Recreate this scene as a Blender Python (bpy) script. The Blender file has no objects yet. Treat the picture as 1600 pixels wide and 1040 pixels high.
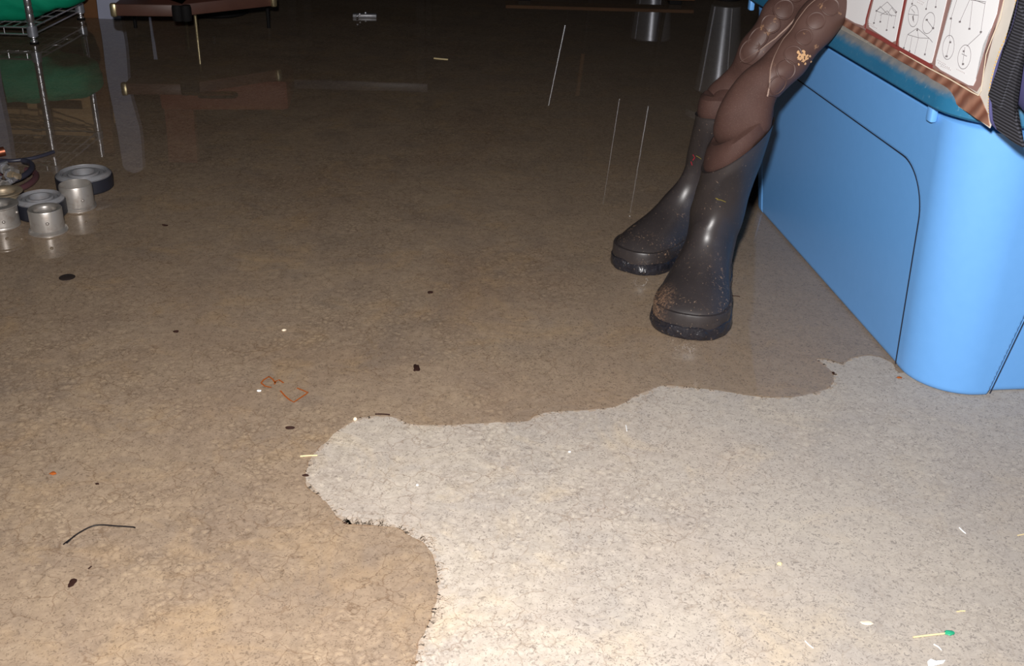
import bpy, bmesh, math, random
from mathutils import Vector, Matrix, noise
from mathutils.geometry import tessellate_polygon
random.seed(7)
SC = bpy.context.scene
COL = SC.collection
V = Vector
# ------------------------------------------------------------------ camera geometry
f = 1675.; H = .78; th = math.atan(854/1675); rl = math.atan(.03)
c_, s_ = math.cos(th), math.sin(th)
Xr = V((1,0,0)); F = V((0,c_,-s_)); Dn = V((0,-s_,-c_))
Xc = Xr*math.cos(rl) - Dn*math.sin(rl)
Yc = Xr*math.sin(rl) + Dn*math.cos(rl)
EYE = V((0,0,H))
def ray(x, y): return F + Xc*((x-800)/f) + Yc*((y-520)/f)
def P(x, y, z=0.):
    d = ray(x, y); return EYE + d*((z-H)/d.z)
def RY(x, y, Y):
    d = ray(x, y); return EYE + d*(Y/d.y)
def MR(x, y, Y):            # a point whose mirror image in the wet floor lies at this place
    p = RY(x, y, Y); return V((p.x, p.y, -p.z))
az = math.radians(-6.936)
Ld = V((math.sin(az), math.cos(az), 0)); Wd = V((Ld.y, -Ld.x, 0))
def XY(w, l, z=0.): return Wd*w + Ld*l + V((0,0,z))
def onW(x, y, w):
    d = ray(x, y); t = w/d.dot(Wd); p = EYE + d*t
    return (p.dot(Ld), p.z)
cam = bpy.data.cameras.new('camera'); co = bpy.data.objects.new('camera', cam); COL.objects.link(co)
cam.sensor_width = 36; cam.lens = 36*f/1600; cam.clip_start = .02
m = Matrix((( Xc.x, -Yc.x, -F.x, 0), (Xc.y, -Yc.y, -F.y, 0), (Xc.z, -Yc.z, -F.z, H), (0,0,0,1)))
co.matrix_world = m
SC.camera = co
SC.view_settings.view_transform = 'Standard'; SC.view_settings.look = 'None'
SC.view_settings.gamma = 1; SC.view_settings.exposure = 0; SC.view_settings.use_curve_mapping = False
def sm(x, a, b):
    t = max(0, min(1, (x-a)/(b-a))); return t*t*(3-2*t)
# ------------------------------------------------------------------ materials
def lin(c): return tuple(((v/255)/12.92 if v/255 <= .04045 else ((v/255+.055)/1.055)**2.4) for v in c) + (1,)
class NT:
    def __init__(s, name):
        s.m = bpy.data.materials.new(name); s.m.use_nodes = True; s.t = s.m.node_tree
        s.n = s.t.nodes; s.b = s.n['Principled BSDF']; s.out = s.n['Material Output']
    def add(s, typ, **k):
        q = s.n.new(typ)
        for a, v in k.items():
            if a.startswith('i_'):
                key = a[2:]
                q.inputs[int(key) if key.isdigit() else key.replace('_', ' ')].default_value = v
            else: setattr(q, a, v)
        return q
    def ln(s, a, b): s.t.links.new(a, b)
    def pos(s): return s.add('ShaderNodeNewGeometry').outputs['Position']
    def obj(s): return s.add('ShaderNodeTexCoord').outputs['Object']
    def noise(s, vec, scale, detail=4, rough=.55, dist=0.):
        q = s.add('ShaderNodeTexNoise', i_Scale=scale, i_Detail=detail, i_Roughness=rough, i_Distortion=dist)
        s.ln(vec, q.inputs['Vector']); return q.outputs['Fac']
    def ramp(s, fac, stops):
        q = s.add('ShaderNodeValToRGB'); e = q.color_ramp.elements
        while len(e) < len(stops): e.new(.5)
        for k, (p, c) in enumerate(stops):
            e[k].position = p; e[k].color = c if len(c) == 4 else tuple(c)+(1,)
        s.ln(fac, q.inputs['Fac']); return q.outputs['Color']
    def g(s, fac, a, b): return s.ramp(fac, [(a, (0,0,0,1)), (b, (1,1,1,1))])
    def mix(s, fac, a, b, mode='MIX'):
        q = s.add('ShaderNodeMix', data_type='RGBA', blend_type=mode)
        for sock, v in ((q.inputs[0], fac), (q.inputs[6], a), (q.inputs[7], b)):
            if hasattr(v, 'is_linked'): s.ln(v, sock)
            else: sock.default_value = v
        return q.outputs[2]
    def math(s, op, a, b=0., c=0.):
        q = s.add('ShaderNodeMath', operation=op)
        for k, v in enumerate((a, b, c)):
            if hasattr(v, 'is_linked'): s.ln(v, q.inputs[k])
            else: q.inputs[k].default_value = v
        return q.outputs[0]
    def bump(s, h, strength=.3, dist=.001, normal=None):
        q = s.add('ShaderNodeBump', i_Strength=strength, i_Distance=dist)
        s.ln(h, q.inputs['Height'])
        if normal: s.ln(normal, q.inputs['Normal'])
        s.ln(q.outputs[0], s.b.inputs['Normal']); return q.outputs[0]
    def base(s, c):
        if hasattr(c, 'is_linked'): s.ln(c, s.b.inputs['Base Color'])
        else: s.b.inputs['Base Color'].default_value = c
    def st(s, rough=.5, metal=0., spec=.5):
        s.b.inputs['Roughness'].default_value = rough; s.b.inputs['Metallic'].default_value = metal
        s.b.inputs['Specular IOR Level'].default_value = spec
def simple(name, rgb, rough=.5, metal=0., spec=.5, var=.15, scale=30, bump=0., bscale=200, bd=.0006):
    t = NT(name); p = t.obj(); n = t.noise(p, scale)
    a = lin(rgb); lo = tuple(v*(1-var) for v in a[:3])+(1,); hi = tuple(min(1, v*(1+var)) for v in a[:3])+(1,)
    t.base(t.mix(n, lo, hi)); t.st(rough, metal, spec)
    if bump: t.bump(t.noise(p, bscale, 3), bump, bd)
    return t.m

def mat_concrete():
    t = NT('concrete'); p = t.pos()
    n1 = t.noise(p, 3.2, 6, .6, .3); n2 = t.noise(p, 14, 5, .6, .4); n3 = t.noise(p, 70, 4, .6); n4 = t.noise(p, 330, 3, .7)
    base = t.ramp(n1, [(.30, lin((202,186,168))), (.5, lin((213,201,184))), (.72, lin((222,209,188)))])
    base = t.mix(t.g(n2, .35, .68), t.mix(.5, base, lin((188,176,166))), base)
    # grey blotches and tan patches
    w = t.noise(p, 6.5, 5, .6, 1.2)
    base = t.mix(t.math('MULTIPLY', t.g(w, .50, .68), .5), base, lin((170,164,160)))
    w2 = t.noise(t.mix(1., p, (5.3,2.1,0,1), 'ADD'), 9, 5, .65, .8)
    base = t.mix(t.math('MULTIPLY', t.g(w2, .52, .72), .5), base, lin((232,208,168)))
    # fine grain
    base = t.mix(t.math('MULTIPLY', t.g(n3, .35, .65), .36), base, lin((150,138,124)))
    # warp for crazing
    nn = t.add('ShaderNodeTexNoise', i_Scale=45., i_Detail=3.); t.ln(p, nn.inputs['Vector'])
    wp = t.mix(.022, p, nn.outputs['Color'], 'ADD')
    def crack(scale, wid, mode='DISTANCE_TO_EDGE'):
        q = t.add('ShaderNodeTexVoronoi', feature=mode, i_Scale=scale); t.ln(wp, q.inputs['Vector'])
        return q.outputs['Distance']
    c1 = crack(96, 0); c2 = crack(30, 0)
    # small pale cells with darker seams, in patches only
    seam = t.math('SUBTRACT', 1., t.g(c1, .0, .16))
    patch = t.math('MULTIPLY_ADD', t.math('MULTIPLY', t.g(t.noise(p, 2.6, 3, .5, .5), .42, .6), t.g(t.noise(p, 24, 3, .6), .38, .6)), .9, .12)
    base = t.mix(t.math('MULTIPLY', t.math('MULTIPLY', seam, patch), .42), base, lin((128,112,96)))
    core = t.math('MULTIPLY', t.math('MULTIPLY', t.g(c1, .22, .42), patch), .6)
    base = t.mix(core, base, lin((236,222,198)))
    seam2 = t.math('MULTIPLY', t.math('SUBTRACT', 1., t.g(c2, .004, .026)), t.g(t.noise(p, 11, 3), .40, .55))
    base = t.mix(t.math('MULTIPLY', seam2, .5), base, lin((140,118,98)))
    # dark flecks, denser towards the right front of the slab
    sx = t.add('ShaderNodeSeparateXYZ'); t.ln(p, sx.inputs[0])
    zone = t.math('ADD', t.math('MULTIPLY', sx.outputs['X'], .9), t.math('MULTIPLY', n1, .9))
    zone = t.g(zone, .42, .85)
    fl = t.noise(p, 210, 3, .55, 1.6); fl2 = t.noise(p, 95, 4, .6, 2.2)
    m1 = t.math('SUBTRACT', 1., t.g(fl, .38, .44))
    base = t.mix(t.math('MULTIPLY', m1, t.math('MULTIPLY_ADD', zone, .50, .42)), base, lin((96,84,76)))
    m2 = t.math('MULTIPLY', t.g(fl2, .60, .66), t.math('MULTIPLY_ADD', zone, .35, .12))
    base = t.mix(m2, base, lin((122,112,104)))
    base = t.mix(t.math('MULTIPLY', t.g(n4, .62, .75), .5), base, lin((240,232,220)))
    base = t.mix(t.math('MULTIPLY', t.math('MULTIPLY', zone, .55), 1.), base, lin((178,170,160)))
    base = t.mix(1., base, (.765,.765,.78,1), 'MULTIPLY')
    t.base(base); t.st(.85, 0, .25)
    t.bump(t.math('ADD', n4, t.math('MULTIPLY', c1, .6)), .25, .0008)
    return t.m

def mat_water():
    t = NT('standing_water'); p = t.pos()
    tr = t.add('ShaderNodeBsdfTransparent')
    d = t.noise(p, 5, 4, .5, .3)
    t.ln(t.mix(d, (.80,.735,.668,1), (.87,.81,.745,1)), tr.inputs['Color'])
    gl = t.add('ShaderNodeBsdfGlossy', i_Roughness=.0, i_Color=(1,1,1,1))
    bp = t.add('ShaderNodeBump', i_Strength=.06, i_Distance=.0008)
    t.ln(t.noise(p, 9, 2, .5), bp.inputs['Height']); t.ln(bp.outputs[0], gl.inputs['Normal'])
    fr = t.add('ShaderNodeFresnel', i_IOR=1.36)
    mx = t.add('ShaderNodeMixShader'); bf = t.add('ShaderNodeNewGeometry').outputs['Backfacing']; t.ln(t.math('MULTIPLY_ADD', bf, 1/1.36-1.36, 1.36), fr.inputs['IOR']); t.ln(fr.outputs[0], mx.inputs[0]); t.ln(tr.outputs[0], mx.inputs[1]); t.ln(gl.outputs[0], mx.inputs[2])
    t.ln(mx.outputs[0], t.out.inputs['Surface']); return t.m

def mat_lid():
    t = NT('teal_lid_plastic'); p = t.pos()
    sx = t.add('ShaderNodeSeparateXYZ'); t.ln(p, sx.inputs[0])
    n = t.noise(p, 40, 5, .65)
    dust = t.g(t.math('ADD', sx.outputs['Z'], t.math('MULTIPLY', n, .014)), .4475, .4545)
    blue = t.mix(t.noise(p, 12, 4), lin((26,88,124)), lin((42,108,144)))
    blue = t.mix(t.math('MULTIPLY', t.g(t.noise(p, 160, 4, .7), .6, .78), .35), blue, lin((150,180,190)))
    t.base(t.mix(dust, blue, t.mix(n, lin((98,98,100)), lin((140,140,138))))); t.st(.5, 0, .4)
    return t.m
def mat_tote():
    t = NT('blue_tote_plastic'); p = t.pos()
    n = t.noise(p, 60, 4)
    b = t.mix(n, lin((98,157,220)), lin((104,163,226)))
    b = t.mix(t.math('MULTIPLY', t.g(t.noise(p, 120, 5, .7), .68, .8), .25), b, lin((130,150,165)))
    t.base(b); t.st(.36, 0, .5); t.bump(t.noise(p, 700, 2), .05, .0004); return t.m
def mat_neoprene():
    t = NT('brown_neoprene'); p = t.pos()
    n = t.noise(p, 22, 5, .6); n2 = t.noise(p, 600, 3, .7)
    b = t.mix(n, lin((58,39,35)), lin((78,54,47)))
    b = t.mix(t.math('MULTIPLY', t.g(n2, .56, .72), .3), b, lin((120,98,88)))
    b = t.mix(t.math('MULTIPLY', t.g(t.noise(p, 38, 5, .7, .5), .66, .76), .4), b, lin((138,108,88)))
    t.base(b); t.st(.75, 0, .3); t.bump(t.math('ADD', n2, t.math('MULTIPLY', n, .8)), .25, .0012); return t.m
def mat_pad():
    t = NT('knee_pad_rubber'); p = t.pos()
    n = t.noise(p, 22, 5, .6)
    b = t.mix(n, lin((66,46,41)), lin((84,61,54)))
    b = t.mix(t.math('MULTIPLY', t.g(t.noise(p, 30, 6, .75, .4), .63, .68), .8), b, lin((150,116,88)))
    t.base(b); t.st(.55, 0, .4); t.bump(t.noise(p, 500, 3), .12, .0006); return t.m
def mat_boot():
    t = NT('boot_rubber'); p = t.pos()
    n = t.noise(p, 18, 5, .6)
    b = t.mix(n, lin((42,38,38)), lin((58,52,52)))
    b = t.mix(t.math('MULTIPLY', t.g(t.noise(p, 260, 3, .6), .66, .72), .55), b, lin((165,140,118)))
    sx = t.add('ShaderNodeSeparateXYZ'); t.ln(p, sx.inputs[0])
    low = t.math('SUBTRACT', 1., t.g(sx.outputs['Z'], .03, .11))
    mud = t.math('MULTIPLY', t.g(t.noise(p, 150, 5, .75, .6), .58, .66), t.g(t.noise(p, 13, 2), .48, .60))
    b = t.mix(t.math('MULTIPLY', t.math('MULTIPLY', mud, low), .9), b, lin((196,160,130)))
    cx = P(1018, 478, .03); dv = t.add('ShaderNodeVectorMath', operation='DISTANCE'); t.ln(p, dv.inputs[0]); dv.inputs[1].default_value = cx
    splash = t.math('MULTIPLY', t.math('SUBTRACT', 1., t.g(dv.outputs['Value'], .018, .052)), t.g(t.noise(p, 240, 5, .8, .6), .46, .56))
    b = t.mix(t.math('MULTIPLY', splash, .9), b, lin((150,118,94)))
    t.base(b); t.st(.38, 0, .55); t.bump(t.noise(p, 900, 3, .6), .16, .0005); return t.m
def mat_sole():
    t = NT('dark_sole_rubber'); p = t.pos()
    n = t.noise(p, 55, 3, .5, 1.)
    b = t.mix(n, lin((22,22,28)), lin((42,41,47)))
    b = t.mix(t.math('MULTIPLY', t.g(t.noise(p, 200, 5, .7), .62, .7), .6), b, lin((170,140,112)))
    t.base(b); t.st(.28, 0, .6); t.bump(n, .8, .006); return t.m
def mat_metal(name, rgb, rough=.35, dirt=.3, drgb=(120,92,70), metal=.9):
    t = NT(name); p = t.obj(); n = t.noise(p, 60, 5, .65); n2 = t.noise(p, 260, 3)
    b = t.mix(t.math('MULTIPLY', t.g(n, .5, .72), dirt), lin(rgb), lin(drgb))
    t.base(b); t.st(rough, metal); t.bump(n2, .15, .0005); return t.m
def mat_fabric(name, rgb, rough=.8, scale=900):
    t = NT(name); p = t.pos(); n = t.noise(p, 14, 4); n2 = t.noise(p, scale, 2)
    a = lin(rgb); b = t.mix(n, tuple(v*.8 for v in a[:3])+(1,), tuple(v*1.15 for v in a[:3])+(1,))
    t.base(b); t.st(rough, 0, .3); t.bump(n2, .3, .0006); return t.m
def mat_ribbed(name, rgb, rgb2, wscale, direction='X', rough=.7):
    t = NT(name); p = t.obj()
    w = t.add('ShaderNodeTexWave', i_Scale=wscale, i_Distortion=3. if direction == 'DIAGONAL' else .6, bands_direction=direction); t.ln(p, w.inputs['Vector'])
    t.base(t.mix(w.outputs['Fac'], lin(rgb), lin(rgb2))); t.st(rough, 0, .4); t.bump(w.outputs['Fac'], .6, .002); return t.m
def mat_ripple(name, rgb, period, slope, rough):
    t = NT(name); p = t.pos(); w = t.add('ShaderNodeTexWave', i_Scale=.314/period, i_Distortion=1.2, bands_direction='Z'); t.ln(p, w.inputs['Vector'])
    t.base(lin(rgb)); t.st(rough, .95)
    t.bump(w.outputs['Fac'], 1., slope*period/3.14); return t.m
M = dict(
 post=mat_ripple('ribbed_chrome', (250,250,255), .0035, .19, .27), rod=mat_ripple('scratched_chrome', (240,240,245), .003, .10, .30),
 concrete=mat_concrete(), water=mat_water(), lid=mat_lid(), tote=mat_tote(), neo=mat_neoprene(), pad=mat_pad(), boot=mat_boot(), sole=mat_sole(),
 chrome=mat_metal('chrome_wire', (245,245,250), .32, .05), steel=mat_metal('dull_steel', (152,152,156), .42, .35, metal=.35),
 rubber=simple('black_rubber', (30,31,40), .5, 0, .5, .3, 60, .3, 300), alu=mat_metal('worn_aluminium', (172,166,160), .38, .45, (120,96,76), .6),
 tanring=mat_metal('tan_stained_metal', (176,160,136), .5, .6, (150,118,86), .6), galv=mat_metal('galvanised_steel', (172,175,184), .3, .3, (110,110,114), .55),
 brass=mat_metal('brass_tube', (205,190,150), .35, .1), copper=mat_metal('copper_pipe', (196,120,92), .35, .3),
 wood=simple('dark_table_wood', (88,58,48), .45, 0, .5, .25, 25), tan=simple('tan_crate_wood', (205,168,122), .7, 0, .3, .15, 20), stud=simple('rough_brown_stud', (112,76,48), .8, 0, .3, .4, 9),
 greyp=simple('grey_painted_board', (166,170,192), .6, 0, .4, .08, 15), black=simple('matte_black', (14,12,12), .8, 0, .3, .2), green=mat_fabric('green_fabric', (6,160,120), .75, 700),
 navy=mat_fabric('navy_fabric', (74,72,114), .8, 1200), web=mat_ribbed('black_webbing', (18,18,22), (70,70,78), 90, 'Z'), cable=simple('grey_black_cable', (54,54,66), .4),
 hose=simple('maroon_hose', (88,58,62), .45, 0, .5, .2), white=simple('white_printed_sheet', (236,236,238), .4, 0, .5, .05, 14), clear=simple('clouded_clear_plastic', (205,199,190), .35, 0, .5, .12, 40),
 redline=simple('red_brown_print', (136,62,58), .5, 0, .4, .15, 30), brownline=simple('grey_brown_print', (150,118,112), .5, 0, .4, .1, 30), coppery=mat_ribbed('creased_brown_plastic', (112,72,58), (152,112,94), 24, 'DIAGONAL', .4),
 ink=simple('grey_ink', (128,122,124), .6, var=.1), inkl=simple('pale_grey_ink', (190,184,184), .6, var=.05), whiteline=simple('cream_print_line', (232,214,190), .5, var=.05), stitch=simple('pale_thread', (140,116,104), .7), ystitch=simple('yellow_thread', (214,176,112), .7),
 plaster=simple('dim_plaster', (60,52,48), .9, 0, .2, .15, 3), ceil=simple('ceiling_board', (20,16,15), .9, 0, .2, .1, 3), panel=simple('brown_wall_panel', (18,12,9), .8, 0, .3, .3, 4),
 rust=simple('rust_mark', (150,78,30), .8, 0, .2, .3, 300), debris=simple('dark_debris', (42,22,16), .8, 0, .2, .4, 300), straw=simple('pale_straw', (214,196,150), .6), whitebit=simple('white_scrap', (235,238,240), .6, var=.03),
 greenbit=simple('green_plastic_tip', (40,150,110), .4), pebble=simple('pale_chip', (226,206,180), .5), stain=simple('dark_round_mark', (34,24,20), .7), wire=simple('black_wire', (20,16,18), .45), damp=simple('damp_concrete', (160,144,128), .7, 0, .4, .2, 80),
 redthread=simple('red_mark', (150,30,44), .6), ochre=simple('ochre_mark', (120,108,50), .6), leather=simple('red_brown_case', (120,52,34), .6, 0, .4, .2, 10), glass=simple('dull_grey_edge', (88,84,92), .4),
 seam=simple('seam_shade', (26,34,52), .6), mud=simple('dried_tan_mud', (190,150,110), .9),  # seam: the shade of the tote's grooves put into a dark colour
 pinkbit=simple('pink_mark', (225,170,160), .6),
)
# ------------------------------------------------------------------ mesh helpers
def link(name, bm, mat, parent=None, smooth=True, loc=None, recalc=True):
    me = bpy.data.meshes.new(name)
    if smooth:
        for fc in bm.faces: fc.smooth = True
    if recalc: bmesh.ops.recalc_face_normals(bm, faces=bm.faces[:])
    if loc is not None: bmesh.ops.translate(bm, verts=bm.verts[:], vec=-V(loc))
    bm.to_mesh(me); bm.free()
    me.materials.append(M[mat] if isinstance(mat, str) else mat)
    o = bpy.data.objects.new(name, me); COL.objects.link(o)
    if loc is not None: o.location = loc
    if parent is not None:
        o.parent = parent
        o.matrix_parent_inverse = Matrix.Translation(-parent.location)
    if smooth:
        try: me.set_sharp_from_angle(angle=math.radians(38))
        except Exception: pass
    return o
def tag(o, label, cat, group=None, kind=None):
    if label: o['label'] = label
    if cat: o['category'] = cat
    if group: o['group'] = group
    if kind: o['kind'] = kind
    return o
def empty(name, loc, label, cat, group=None):
    o = bpy.data.objects.new(name, None); COL.objects.link(o); o.location = loc; o.empty_display_size = .02
    return tag(o, label, cat, group)
def box(bm, cen, size, rz=0., bev=0., rot=None):
    r = bmesh.ops.create_cube(bm, size=1.); vs = r['verts']
    bmesh.ops.scale(bm, vec=size, verts=vs)
    if bev:
        es = list({e for v in vs for e in v.link_edges})
        rr = bmesh.ops.bevel(bm, geom=es, offset=bev, segments=2, profile=.5, affect='EDGES'); vs = list({v for fc in rr['faces'] for v in fc.verts} | {v for v in vs if v.is_valid})
    mt = rot.to_4x4() if rot is not None else Matrix.Rotation(rz, 4, 'Z')
    bmesh.ops.transform(bm, matrix=Matrix.Translation(cen) @ mt, verts=vs)
def rings(bm, rs, closed=True, capa=True, capb=True):
    L = [[bm.verts.new(p) for p in r] for r in rs]
    n = len(L[0])
    for a, b in zip(L, L[1:]):
        for k in range(n if closed else n-1):
            bm.faces.new((a[k], a[(k+1) % n], b[(k+1) % n], b[k]))
    if closed and capa: bm.faces.new(L[0][::-1])
    if closed and capb: bm.faces.new(L[-1])
    return L
def catmull(pts, n):
    out = []; pts = [V(p) for p in pts]; q = [pts[0]*2-pts[1]] + pts + [pts[-1]*2-pts[-2]]
    for i in range(1, len(q)-2):
        for k in range(n):
            t = k/n; a, b, c, d = q[i-1], q[i], q[i+1], q[i+2]
            out.append(.5*((2*b) + (c-a)*t + (2*a-5*b+4*c-d)*t*t + (3*b-a-3*c+d)*t**3))
    out.append(pts[-1]); return out
def frames(path):
    T = []; N = []
    for i in range(len(path)):
        T.append((path[min(i+1, len(path)-1)]-path[max(i-1, 0)]).normalized())
    up = V((0,0,1)) if abs(T[0].z) < .9 else V((0,-1,0))
    n = (up - T[0]*up.dot(T[0])).normalized()
    for t in T:
        n = (n - t*n.dot(t)).normalized(); N.append(n)
    return T, N
def tube(bm, pts, rad, seg=10, smooth_n=0, flat=None):
    path = catmull(pts, smooth_n) if smooth_n else [V(p) for p in pts]
    if isinstance(rad, (int, float)): R = [rad]*len(path)
    elif smooth_n: R = [v.x for v in catmull([(r, 0, 0) for r in rad], smooth_n)]
    else: R = rad
    T, N = frames(path); rs = []
    for p, t, n, r in zip(path, T, N, R):
        b = t.cross(n)
        rs.append([p + (n*math.cos(a)*(flat or 1) + b*math.sin(a))*r for a in [2*math.pi*k/seg for k in range(seg)]])
    rings(bm, rs)
def lathe(bm, prof, cen, seg=48, closed_profile=False):
    L = []
    for r, z in prof:
        L.append([bm.verts.new(V(cen)+V((max(r, 1e-5)*math.cos(a), max(r, 1e-5)*math.sin(a), z))) for a in [2*math.pi*k/seg for k in range(seg)]])
    pairs = list(zip(L, L[1:])) + ([(L[-1], L[0])] if closed_profile else [])
    for a, b in pairs:
        for k in range(seg): bm.faces.new((a[k], a[(k+1) % seg], b[(k+1) % seg], b[k]))
def sph(bm, c, r, sc=(1,1,1), u=12, v=8, seed=None, amp=0.):
    rr = bmesh.ops.create_uvsphere(bm, u_segments=u, v_segments=v, radius=r)
    for w in rr['verts']:
        if amp: w.co *= 1 + amp*noise.noise(w.co/r*1.3 + V((seed or 0, 0, 0)))
        w.co = V((w.co.x*sc[0], w.co.y*sc[1], w.co.z*sc[2])) + V(c)
def plate(bm, pts, nrm, th=.0004):
    # a polygon given real thickness along nrm
    a = [bm.verts.new(p) for p in pts]; b = [bm.verts.new(V(p)+V(nrm)*th) for p in pts]
    n = len(pts)
    for k in range(n): bm.faces.new((a[k], a[(k+1) % n], b[(k+1) % n], b[k]))
    try:
        fa = bm.faces.new(a[::-1]); fb = bm.faces.new(b)
        bmesh.ops.triangulate(bm, faces=[fa, fb])
    except Exception: pass
def strip(bm, pts, wid, nrm, th=.0003):
    # ribbon following pts lying on a surface with normal nrm
    pts = [V(p) for p in pts]; nrm = V(nrm)
    A = []; 
    for i, p in enumerate(pts):
        t = (pts[min(i+1, len(pts)-1)]-pts[max(i-1, 0)]).normalized(); s = t.cross(nrm).normalized()*(wid/2 if not isinstance(wid, list) else wid[i]/2)
        A.append([p-s, p+s, p+s+nrm*th, p-s+nrm*th])
    rings(bm, A)

# ------------------------------------------------------------------ the room
def wall(name, cen, size, mat):
    b = bmesh.new(); box(b, cen, size); o = link(name, b, mat, smooth=False); o['kind'] = 'structure'; return o
X0, X1, Y0, Y1, CH = -3.2, 3.0, -1.6, 6.6, 2.6
wall('floor', ((X0+X1)/2, (Y0+Y1)/2, -.05), (X1-X0+.2, Y1-Y0+.2, .1), 'concrete')
wall('ceiling', ((X0+X1)/2, (Y0+Y1)/2, CH+.05), (X1-X0+.2, Y1-Y0+.2, .1), 'ceil')
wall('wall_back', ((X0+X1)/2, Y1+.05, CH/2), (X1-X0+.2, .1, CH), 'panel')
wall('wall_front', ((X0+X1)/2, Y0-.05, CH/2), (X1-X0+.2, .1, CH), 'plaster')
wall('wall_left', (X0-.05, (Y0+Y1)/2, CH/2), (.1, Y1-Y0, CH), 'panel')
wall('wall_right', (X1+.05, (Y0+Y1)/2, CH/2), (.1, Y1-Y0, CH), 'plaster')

# ------------------------------------------------------------------ the puddle
edge_px = [(640,1060),(650,1035),(656,1000),(672,970),(682,940),(684,905),(679,872),(664,850),(645,838),(630,828),(610,822),(580,820),(555,818),(540,817),
 (525,803),(512,786),(496,772),(482,762),(478,750),(480,730),(492,708),(510,690),(528,672),(548,660),(572,652),(600,650),(622,655),(640,662),(668,664),(700,664),(740,662),(780,660),
 (820,658),(838,650),(852,645),(880,642),(920,640),(950,637),(972,631),(990,621),(1008,612),(1030,604),(1055,603),(1085,606),(1110,608),(1135,612),(1165,617),(1200,621),(1240,620),(1268,615),(1292,608),
 (1302,598),(1303,588),(1296,577),(1284,567),(1276,561),(1296,563),(1312,568),(1322,566),(1330,560),(1350,556),(1372,557),(1392,566),(1412,582)]
pts = [P(x, y) for x, y in edge_px]
pts = [V((pts[0].x-.25, .2, 0))] + [V((pts[0].x-.06, .55, 0))] + pts + [XY(.86,1.45), XY(1.25,1.60), V((2.0,1.9,0)), V((X1-.02,2.4,0))]
fine = catmull(pts, 8)
def jit(p, k): 
    n = noise.noise(p*60)*.0022 + noise.noise(p*190)*.0011
    return p + V((n, noise.noise(p*60+V((9,9,9)))*.0022, 0))
fine = [jit(p, i) for i, p in enumerate(fine)]
FINE = fine
outer = fine + [V((X1-.02,Y1-.02,0)), V((X0+.02,Y1-.02,0)), V((X0+.02,.2,0))]
bm = bmesh.new()
ZT = .0012
n = len(outer)
cen = []
lower = [bm.verts.new((p.x, p.y, .0001)) for p in outer]
upper = []
for i, p in enumerate(outer):
    t = (outer[(i+1) % n]-outer[i-1]).normalized(); nn = V((-t.y, t.x, 0))   # to the left of travel: wet side
    k = .0016 if i < len(fine) else 0
    upper.append(bm.verts.new((p.x+nn.x*k, p.y+nn.y*k, ZT)))
for i in range(n): bm.faces.new((lower[i], lower[(i+1) % n], upper[(i+1) % n], upper[i]))
for tri in tessellate_polygon([[v.co.copy() for v in upper]]):
    q = [upper[k] for k in tri]
    if (q[1].co-q[0].co).cross(q[2].co-q[0].co).z < 0: q.reverse()
    try: bm.faces.new(q)
    except ValueError: pass
pud = link('puddle', bm, 'water', smooth=False, recalc=False)
tag(pud, 'shallow sheet of standing water covering the back and left of the concrete floor', 'water')
# capillary fringe creeping out of the water into the dry slab
bm = bmesh.new(); rnd = random.Random(3)
def dend(p, d, ln, w, lev):
    q = [p]; n = 4
    for k in range(n):
        d = (Matrix.Rotation(rnd.uniform(-.5, .5), 3, 'Z') @ d).normalized(); q.append(q[-1] + d*(ln/n))
    strip(bm, [V((a.x, a.y, .0001)) for a in q], [w*(1-.6*i/n) for i in range(n+1)], (0,0,1), .0003)
    if lev < 2:
        for k in (1, 2, 3):
            if rnd.random() < .7: dend(q[k], (Matrix.Rotation(rnd.choice((-1, 1))*rnd.uniform(.5, 1.1), 3, 'Z') @ d), ln*.5, w*.7, lev+1)
for i in range(20, len(fine)-60):
    p = fine[i]
    t = (fine[i+1]-fine[i-1]).normalized(); out = V((t.y, -t.x, 0))
    dens = .6 if p.y < 1.05 else (.35 if p.y < 1.22 else .22)
    if rnd.random() < dens:
        dend(p - out*.002, out, rnd.uniform(.004, .017 if p.y < 1.05 else .008), rnd.uniform(.0009, .0018), 0)
for i in range(30, len(fine)-70, 5):
    p = fine[i]; t = (fine[i+1]-fine[i-1]).normalized(); out = V((t.y, -t.x, 0))
    if rnd.random() < .55:
        c = p + out*rnd.uniform(0, .002); rr_ = rnd.uniform(.002, .0045)
        plate(bm, [V((c.x, c.y, .0001)) + (t*math.cos(a)*1.7 + out*math.sin(a))*rr_*(1+.45*noise.noise(V((a*2, i, 0)))) for a in [2*math.pi*k/14 for k in range(14)]], V((0,0,1)), .0003)
link('damp_fringe', bm, 'damp', pud, smooth=False)['label'] = 'branching damp stain along the edge of the water'

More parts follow.
